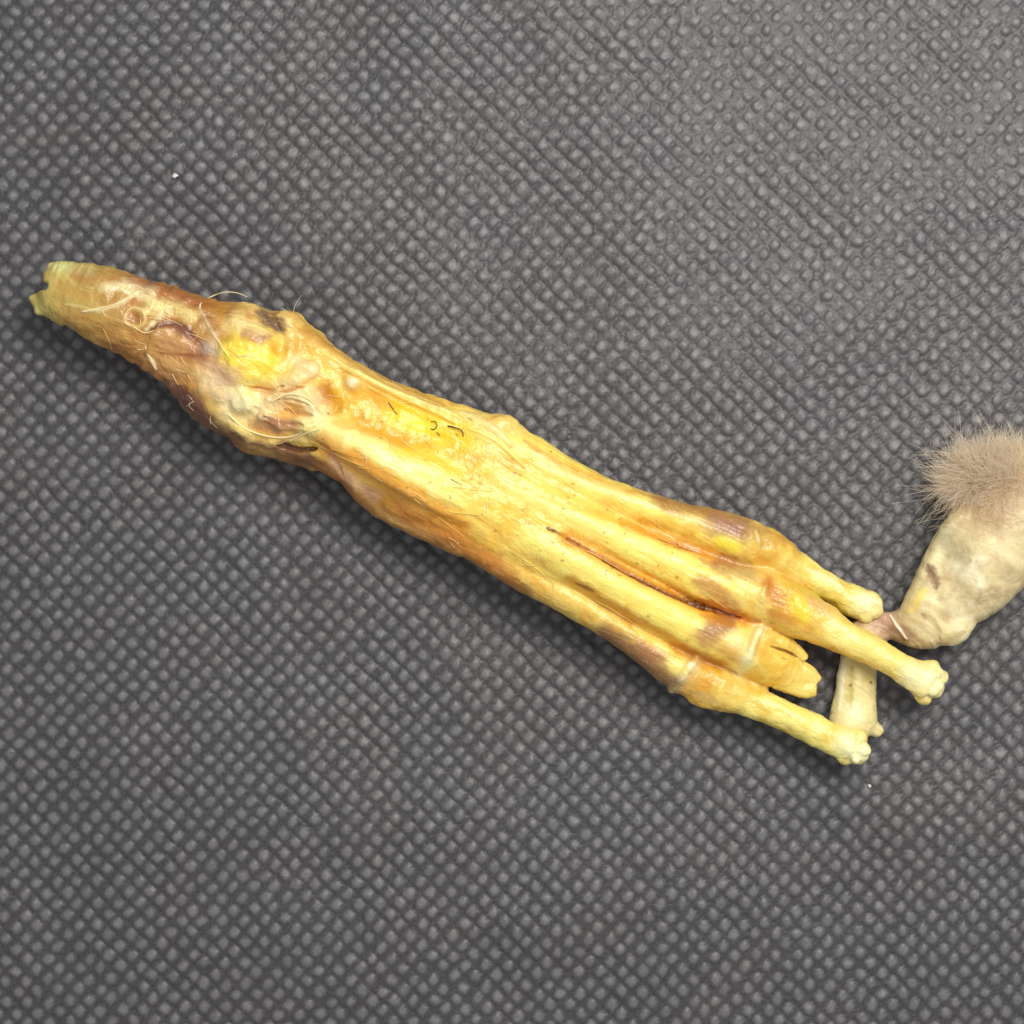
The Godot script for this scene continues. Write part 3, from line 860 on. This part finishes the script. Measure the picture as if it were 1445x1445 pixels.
# (gradient, distance)
func field(p: Vector3) -> Vector4:
	var b := bin_at(p.x, p.z)
	if b < 0: return Vector4(0, 1, 0, 999)
	var list := bins[b]
	var d := 999.0
	var g := Vector3.UP
	var cur := -1
	var cd := 999.0
	var cg := Vector3.UP
	var n := list.size()
	for at in n + 1:
		var i := list[at] if at < n else -1
		var c := sC[i] if i >= 0 else -2
		if c != cur:
			if cur >= 0:
				var k := cK[cur]
				if cNeg[cur] == 1:
					# carve, with a soft edge
					var nd := -cd
					var h := maxf(k - absf(d - nd), 0.0) / k
					var m := h * h * k * 0.25
					if nd > d:
						g = -cg * (1.0 - h * 0.5) + g * h * 0.5
						d = nd + m
					else:
						g = g * (1.0 - h * 0.5) - cg * h * 0.5
						d = d + m
				else:
					var h := maxf(k - absf(d - cd), 0.0) / k
					var m := h * h * k * 0.25
					if cd < d:
						g = cg * (1.0 - h * 0.5) + g * h * 0.5
						d = cd - m
					else:
						g = g * (1.0 - h * 0.5) + cg * h * 0.5
						d = d - m
			cur = c
			cd = 999.0
		if i < 0: break
		var q := p - sA[i]
		var along := q.dot(sT[i])
		var len := sN[i]
		var t := clampf(along / len, 0.0, 1.0)
		var w := sW0[i] + (sW1[i] - sW0[i]) * t
		var hh := sH0[i] + (sH1[i] - sH0[i]) * t
		var l := q.dot(sL[i])
		var v := q.dot(sV[i])
		var e := along - t * len
		var m2 := minf(w, hh) * sCap[i]
		var lw := l / w
		var vh := v / hh
		var em := e / m2
		var k0 := sqrt(lw * lw + vh * vh + em * em)
		var gl := lw / w
		var gv := vh / hh
		var ge := em / m2
		var k1 := sqrt(gl * gl + gv * gv + ge * ge)
		var sd := k0 * (k0 - 1.0) / maxf(k1, 1e-6) if k0 > 1e-4 else -minf(w, hh)
		if sd < cd:
			cd = sd
			cg = (sL[i] * gl + sV[i] * gv + sT[i] * ge) / maxf(k1, 1e-6)
	return Vector4(g.x, g.y, g.z, d)


# (colour) and the chain that is nearest
func tint(p: Vector3, out: PackedInt32Array, rs: PackedVector2Array) -> Vector3:
	var b := bin_at(p.x, p.z)
	if b < 0: return Vector3.ONE * 0.5
	var list := bins[b]
	var col := Vector3.ZERO
	var tw := 1e-9
	var rsum := Vector2.ZERO
	var best := 1e9
	var which := 0
	var cur := -1
	var cd := 999.0
	var n := list.size()
	for at in n + 1:
		var i := list[at] if at < n else -1
		var c := sC[i] if i >= 0 else -2
		if c != cur:
			if cur >= 0 and cNeg[cur] == 0:
				var wgt := exp(-cd / 5.0)
				col += cCol[cur] * wgt
				rsum += cRS[cur] * wgt
				tw += wgt
				if cd < best:
					best = cd; which = cur
			cur = c
			cd = 999.0
		if i < 0: break
		var q := p - sA[i]
		var along := q.dot(sT[i])
		var len := sN[i]
		var t := clampf(along / len, 0.0, 1.0)
		var w := sW0[i] + (sW1[i] - sW0[i]) * t
		var hh := sH0[i] + (sH1[i] - sH0[i]) * t
		var e := along - t * len
		var m2 := minf(w, hh) * sCap[i]
		var lw := q.dot(sL[i]) / w
		var vh := q.dot(sV[i]) / hh
		var em := e / m2
		var k0 := sqrt(lw * lw + vh * vh + em * em)
		cd = minf(cd, (k0 - 1.0) * minf(w, hh))
	out[0] = which
	rs[0] = rsum / tw
	return col / tw


func top(x: float, z: float) -> float:
	var y := 170.0
	for i in 40:
		var f := field(Vector3(x, y, z))
		if f.w > 900.0: return 0.0
		if f.w < 0.15: return y
		y -= maxf(f.w * 0.8, 0.3)
		if y < 0.0: return 0.0
	return y


# where the line of sight through a picture point meets the surface
func plan(px: float, py: float) -> Vector3:
	var y := 60.0
	var p := P(px, py, y)
	for i in 4:
		y = lerpf(y, top(p.x, p.z), 0.8)
		p = P(px, py, y)
	return Vector3(p.x, top(p.x, p.z), p.z)


# a stain, painted highlight or shade, bump or groove: points in the picture, half width, height, colour, strength, raggedness
func mark(pts: Array, w: float, ht: float, col: Vector3, strength: float, rag := 0.5) -> void:
	var last := Vector2.ZERO
	if pts.size() > 2:
		var fine: Array = []
		for i in pts.size() - 1:
			var q0: Array = pts[maxi(i - 1, 0)]
			var q1: Array = pts[i]
			var q2: Array = pts[i + 1]
			var q3: Array = pts[mini(i + 2, pts.size() - 1)]
			for k in 4:
				fine.append([cubic_interpolate(q1[0], q2[0], q0[0], q3[0], k * 0.25), cubic_interpolate(q1[1], q2[1], q0[1], q3[1], k * 0.25)])
		fine.append(pts[pts.size() - 1])
		pts = fine
	mGroup += 1
	for i in pts.size():
		var p3 := plan(pts[i][0], pts[i][1])
		var p := Vector2(p3.x, p3.z)
		if i > 0 or pts.size() == 1:
			mA.append(last if i > 0 else p); mB.append(p if i > 0 else p + Vector2(0.5, 0)); mW.append(w); mHt.append(ht if ht < 2.0 else 2.0 + (ht - 2.0) * 0.35); mCol.append(col); mStr.append(strength); mRag.append(rag); mG.append(mGroup); mT0.append(0.5 if pts.size() == 1 else (i - 1.0) / (pts.size() - 1.0)); mT1.append(0.5 if pts.size() == 1 else i / (pts.size() - 1.0))
			bin_capsule(mbins, mA.size() - 1, mA[mA.size() - 1], mB[mB.size() - 1], w * 1.5 + 6.0)
		last = p


# ------------------------------------------------------------------ threads
func spread(n: int, job: Callable) -> Array:
	results = []
	results.resize(n)
	var id := WorkerThreadPool.add_group_task(job, n, -1, true)
	WorkerThreadPool.wait_for_group_task_completion(id)
	return results


const CELL := 5.5
var gx0 := 0.0
var gy0 := -14.0
var gz0 := 0.0
var gnx := 0
var gny := 36
var gnz := 0


func slab(j: int) -> void:
	var out := PackedFloat32Array()
	out.resize(gnx * gny)
	for i in gnx:
		var x := gx0 + i * CELL
		var z := gz0 + j * CELL
		var b := bin_at(x, z)
		var empty := b < 0 or bins[b].is_empty()
		for k in gny:
			out[k * gnx + i] = 999.0 if empty else field(Vector3(x, gy0 + k * CELL, z)).w
	results[j] = out


func project_part(j: int) -> void:
	var n := wV.size()
	var a := n * j / 32
	var b := n * (j + 1) / 32
	var out := PackedVector3Array()
	out.resize(b - a)
	for i in range(a, b):
		var p := wV[i]
		for s in 2:
			var f := field(p)
			var g := Vector3(f.x, f.y, f.z)
			p -= g.normalized() * clampf(f.w, -4.0, 4.0)
		out[i - a] = p
	results[j] = out


func fibre(p: Vector2) -> Vector2:   # (way along, across)
	var best := 1e9
	var o := Vector2.ZERO
	var run := 0.0
	for i in axis.size() - 1:
		var a := axis[i]
		var d := axis[i + 1] - a
		var len := d.length()
		d /= len
		var q := p - a
		var t := clampf(q.dot(d), 0.0, len)
		var e := (q - d * t).length()
		if e < best:
			best = e
			o = Vector2(run + q.dot(d), d.cross(q))
		run += len
	return o


var wN := PackedVector3Array()


func detail_part(j: int) -> void:
	var n := wV.size()
	var a := n * j / 32
	var b := n * (j + 1) / 32
	var pos := PackedVector3Array()
	var col := PackedColorArray()
	var part := PackedInt32Array()
	pos.resize(b - a); col.resize(b - a); part.resize(b - a)
	var which := PackedInt32Array([0])
	var rs := PackedVector2Array([Vector2.ONE])
	for i in range(a, b):
		var p := wV[i]
		var nn := wN[i]
		var c := tint(p, which, rs)
		var rough_amp := rs[0].x
		var streak_amp := rs[0].y
		part[i - a] = which[0]
		var p2 := Vector2(p.x, p.z)
		var f := fibre(p2)
		var l3 := f.y + p.y * 0.7 * signf(f.y)
		var s1 := n1.get_noise_2d(f.x * 0.10, f.y * 2.2 + p.y * 0.8)
		var s2 := n1.get_noise_2d(f.x * 0.35 + 700.0, f.y * 5.0 + p.y * 2.0)
		var bl := n2.get_noise_3dv(p)
		var fine := n3.get_noise_3dv(p)
		var big := n4.get_noise_3dv(p)
		var vary := clampf(0.5 + n4.get_noise_3dv(p + Vector3(900, 0, 0)) * 1.6, 0.0, 1.3)
		streak_amp *= vary
		var dh := (s1 * 1.6 + s2 * 0.8) * streak_amp + (bl * 1.8 + fine * 0.45 + big * 5.0) * rough_amp
		# own colour varies with the fibres
		var pale := clampf(0.10 + s1 * 0.55 + s2 * 0.35, 0.0, 0.6) * streak_amp
		c = c.lerp(Vector3(0.90, 0.72, 0.30), pale * 0.40)
		var deep := clampf(-0.05 - s1 * 0.5 - bl * 0.5 - s2 * 0.2, 0.0, 0.7)
		c = c * (Vector3.ONE.lerp(Vector3(0.80, 0.62, 0.40), deep))
		c *= 1.0 + fine * 0.08
		c = c * Vector3.ONE.lerp(Vector3(0.88, 0.66, 0.34), clampf(-big * 1.5 + bl * 0.4 - 0.08, 0.0, 0.6) * amber)
		var bi := bin_at(p.x, p.z)
		if bi >= 0 and nn.y > -0.35:
			var fade := clampf((nn.y + 0.35) * 2.0, 0.0, 1.0)
			var list := mbins[bi]
			var at := 0
			while at < list.size():
				# all pieces of one mark count once
				var m := list[at]
				var group := mG[m]
				var r0 := 9.0
				while at < list.size() and mG[list[at]] == group:
					var e := list[at]
					var ab := mB[e] - mA[e]
					var q := p2 - mA[e]
					var t := clampf(q.dot(ab) / ab.length_squared(), 0.0, 1.0)
					var along := lerpf(mT0[e], mT1[e], t)
					var taper := 1.0 if mW[e] > 8.5 else 0.4 + 0.6 * minf(1.0, minf(along, 1.0 - along) * 3.5)
					r0 = minf(r0, (q - ab * t).length() / (mW[e] * taper))
					at += 1
				var ro := maxf(0.0, r0 + bl * 0.25 * mRag[m])
				if ro < 1.0 and mHt[m] != 0.0:
					var k := 1.0 - ro * ro
					dh += mHt[m] * k * k * fade
				if mStr[m] > 0.0:
					var r := maxf(0.0, (r0 + (bl * 0.75 + fine * 0.22 + s2 * 0.22 + s1 * 0.25) * mRag[m]) * 0.74)
					if r < 1.0:
						var k := 1.0 - r * r
						var spot := k * (1.6 - 0.6 * k) * k * (0.86 + 0.5 * fine * mRag[m] + 0.3 * bl * mRag[m])
						c = c.lerp(mCol[m], clampf(spot * 1.15, 0.0, 1.0) * mStr[m] * fade)
		pos[i - a] = p + nn * dh
		col[i - a] = Color(clampf(c.x, 0, 0.95), clampf(c.y, 0, 0.95), clampf(c.z, 0, 0.95))
	results[j] = [pos, col, part]


func vertex_normals(v: PackedVector3Array, f: PackedInt32Array) -> PackedVector3Array:
	var n := PackedVector3Array()
	n.resize(v.size())
	for i in range(0, f.size(), 3):
		var a := f[i]; var b := f[i + 1]; var c := f[i + 2]
		var x := (v[c] - v[a]).cross(v[b] - v[a])
		n[a] += x; n[b] += x; n[c] += x
	for i in n.size(): n[i] = n[i].normalized()
	return n


func subdivide(f: PackedInt32Array) -> PackedInt32Array:
	var mid := {}
	var out := PackedInt32Array()
	out.resize(f.size() * 4)
	var o := 0
	var e := PackedInt32Array([0, 0, 0])
	for i in range(0, f.size(), 3):
		for k in 3:
			var a := f[i + k]
			var b := f[i + (k + 1) % 3]
			var key := (mini(a, b) << 32) | maxi(a, b)
			var at: int = mid.get(key, -1)
			if at < 0:
				at = wV.size()
				wV.append((wV[a] + wV[b]) * 0.5)
				mid[key] = at
			e[k] = at
		var q := [f[i], e[0], e[2], e[0], f[i + 1], e[1], e[2], e[1], f[i + 2], e[0], e[1], e[2]]
		for k in 12: out[o + k] = q[k]
		o += 12
	return out


# meshes the field and hands each part its own piece of the one continuous surface
func grow(thing: Node3D, mat: Material, levels := 2) -> void:
	var hi_x := bx0 + bnx * BIN
	gx0 = bx0; gz0 = bz0
	gnx = int((hi_x - bx0) / CELL) + 1
	gnz = int(bnz * BIN / CELL) + 1
	var slabs := spread(gnz, slab)
	var v := PackedVector3Array()
	var f := PackedInt32Array()
	var index: Array[PackedInt32Array] = []
	var nxy := gnx * gny
	for j in gnz - 1:
		var s0: PackedFloat32Array = slabs[j]
		var s1: PackedFloat32Array = slabs[j + 1]
		var row := PackedInt32Array()
		row.resize(nxy)
		row.fill(-1)
		for k in gny - 1:
			for i in gnx - 1:
				var o := k * gnx + i
				var d0 := s0[o]
				if d0 > 40.0: continue
				var d: Array[float] = [d0, s0[o + 1], s0[o + gnx], s0[o + gnx + 1], s1[o], s1[o + 1], s1[o + gnx], s1[o + gnx + 1]]
				var neg := 0
				for e in d:
					if e < 0.0: neg += 1
				if neg == 0 or neg == 8: continue
				var sum := Vector3.ZERO
				var cnt := 0
				for e in 12:
					var a := EDGE[e * 2]
					var b := EDGE[e * 2 + 1]
					if (d[a] < 0.0) != (d[b] < 0.0):
						var t := d[a] / (d[a] - d[b])
						var pa := Vector3(a & 1, (a >> 1) & 1, a >> 2)
						var pb := Vector3(b & 1, (b >> 1) & 1, b >> 2)
						sum += pa.lerp(pb, t)
						cnt += 1
				row[o] = v.size()
				v.append(Vector3(gx0, gy0, gz0) + (Vector3(i, k, j) + sum / cnt) * CELL)
		index.append(row)
	for j in range(1, gnz - 1):
		var s0: PackedFloat32Array = slabs[j]
		var s1: PackedFloat32Array = slabs[j + 1]
		for k in range(1, gny - 1):
			for i in range(1, gnx - 1):
				var o := k * gnx + i
				var d0 := s0[o]
				if d0 > 40.0: continue
				var me := d0 < 0.0
				if me != (s0[o + 1] < 0.0):
					quad(f, index[j - 1][o - gnx], index[j - 1][o], index[j][o], index[j][o - gnx], me)
				if me != (s0[o + gnx] < 0.0):
					quad(f, index[j - 1][o - 1], index[j][o - 1], index[j][o], index[j - 1][o], me)
				if me != (s1[o] < 0.0):
					quad(f, index[j][o - 1 - gnx], index[j][o - gnx], index[j][o], index[j][o - 1], me)
	wV = v
	for lv in levels:
		f = subdivide(f)
		var got := spread(32, project_part)
		wV = PackedVector3Array()
		for g in got: wV.append_array(g)
	wN = vertex_normals(wV, f)
	var det := spread(32, detail_part)
	var pos := PackedVector3Array()
	var col := PackedColorArray()
	var part := PackedInt32Array()
	for g in det:
		pos.append_array(g[0]); col.append_array(g[1]); part.append_array(g[2])
	var nor := vertex_normals(pos, f)
	# hand out
	var names := {}
	var pid := PackedInt32Array()
	for c in cPart.size():
		if not names.has(cPart[c]): names[cPart[c]] = names.size()
		pid.append(names[cPart[c]])
	var faces: Array[PackedInt32Array] = []
	for i in names.size(): faces.append(PackedInt32Array())
	for i in range(0, f.size(), 3):
		var q := pid[part[f[i]]]
		faces[q].append(f[i]); faces[q].append(f[i + 1]); faces[q].append(f[i + 2])
	for nm in names:
		var list := faces[names[nm]]
		if list.is_empty(): continue
		var map := PackedInt32Array()
		map.resize(pos.size()); map.fill(-1)
		var pv := PackedVector3Array(); var pn := PackedVector3Array(); var pc := PackedColorArray(); var pf := PackedInt32Array()
		for i in list:
			if map[i] < 0:
				map[i] = pv.size()
				pv.append(pos[i] * S - thing.position); pn.append(nor[i]); pc.append(col[i])
			pf.append(map[i])
		put(nm.rstrip("0123456789"), arrays(pv, pn, pc, pf), mat, thing)


const EDGE: Array[int] = [0, 1, 2, 3, 4, 5, 6, 7, 0, 2, 1, 3, 4, 6, 5, 7, 0, 4, 1, 5, 2, 6, 3, 7]


func quad(f: PackedInt32Array, a: int, b: int, c: int, d: int, flip: bool) -> void:
	if a < 0 or b < 0 or c < 0 or d < 0: return
	if flip: f.append_array(PackedInt32Array([a, c, b, a, d, c]))
	else: f.append_array(PackedInt32Array([a, b, c, a, c, d]))


func arrays(v: PackedVector3Array, n: PackedVector3Array, c: PackedColorArray, f: PackedInt32Array) -> ArrayMesh:
	var a := []
	a.resize(Mesh.ARRAY_MAX)
	a[Mesh.ARRAY_VERTEX] = v
	a[Mesh.ARRAY_NORMAL] = n
	a[Mesh.ARRAY_COLOR] = c
	a[Mesh.ARRAY_INDEX] = f
	var m := ArrayMesh.new()
	m.add_surface_from_arrays(Mesh.PRIMITIVE_TRIANGLES, a)
	return m


# ------------------------------------------------------------------ strands and hairs
class Strands:
	var v := PackedVector3Array()
	var n := PackedVector3Array()
	var c := PackedColorArray()
	var f := PackedInt32Array()

	# pts in u; r0 at the root, r1 at the tip
	func add(pts: PackedVector3Array, r0: float, r1: float, c0: Vector3, c1: Vector3, sides := 4, belly := 0.0) -> void:
		var m := pts.size()
		var first := v.size()
		var side := Vector3.ZERO
		for i in m:
			var t := (pts[mini(i + 1, m - 1)] - pts[maxi(i - 1, 0)]).normalized()
			if i == 0:
				side = t.cross(Vector3.UP if absf(t.y) < 0.9 else Vector3.RIGHT).normalized()
			else:
				side = (side - t * side.dot(t)).normalized()
			var up := side.cross(t)
			var s := float(i) / (m - 1)
			var r := lerpf(r0, r1, s) + belly * sin(PI * s)
			var k := c0.lerp(c1, s)
			for j in sides:
				var an := TAU * j / sides
				var d := side * cos(an) + up * sin(an)
				v.append((pts[i] + d * r) * S)
				n.append(d)
				c.append(Color(k.x, k.y, k.z))
		for i in m - 1:
			for j in sides:
				var a := first + i * sides + j
				var b := first + i * sides + (j + 1) % sides
				f.append_array(PackedInt32Array([a, b, a + sides, b, b + sides, a + sides]))


func smooth_line(pts: PackedVector3Array, steps := 5) -> PackedVector3Array:
	var out := PackedVector3Array()
	var n := pts.size()
	for i in n - 1:
		for s in steps:
			out.append(pts[i].cubic_interpolate(pts[i + 1], pts[maxi(i - 1, 0)], pts[mini(i + 2, n - 1)], s / float(steps)))
	out.append(pts[n - 1])
	return out


# a strand lying on the surface along picture points [px, py, lift]
func lay(st: Strands, pts: Array, r0: float, r1: float, c: Vector3, belly := 0.0) -> void:
	var q := PackedVector3Array()
	for p in pts:
		var s := plan(p[0], p[1])
		q.append(Vector3(s.x, s.y + p[2], s.z))
	st.add(smooth_line(q), r0, r1, c, c, 6, belly)


func strand_mesh(st: Strands, origin: Vector3) -> ArrayMesh:
	for i in st.v.size(): st.v[i] -= origin
	return arrays(st.v, st.n, st.c, st.f)
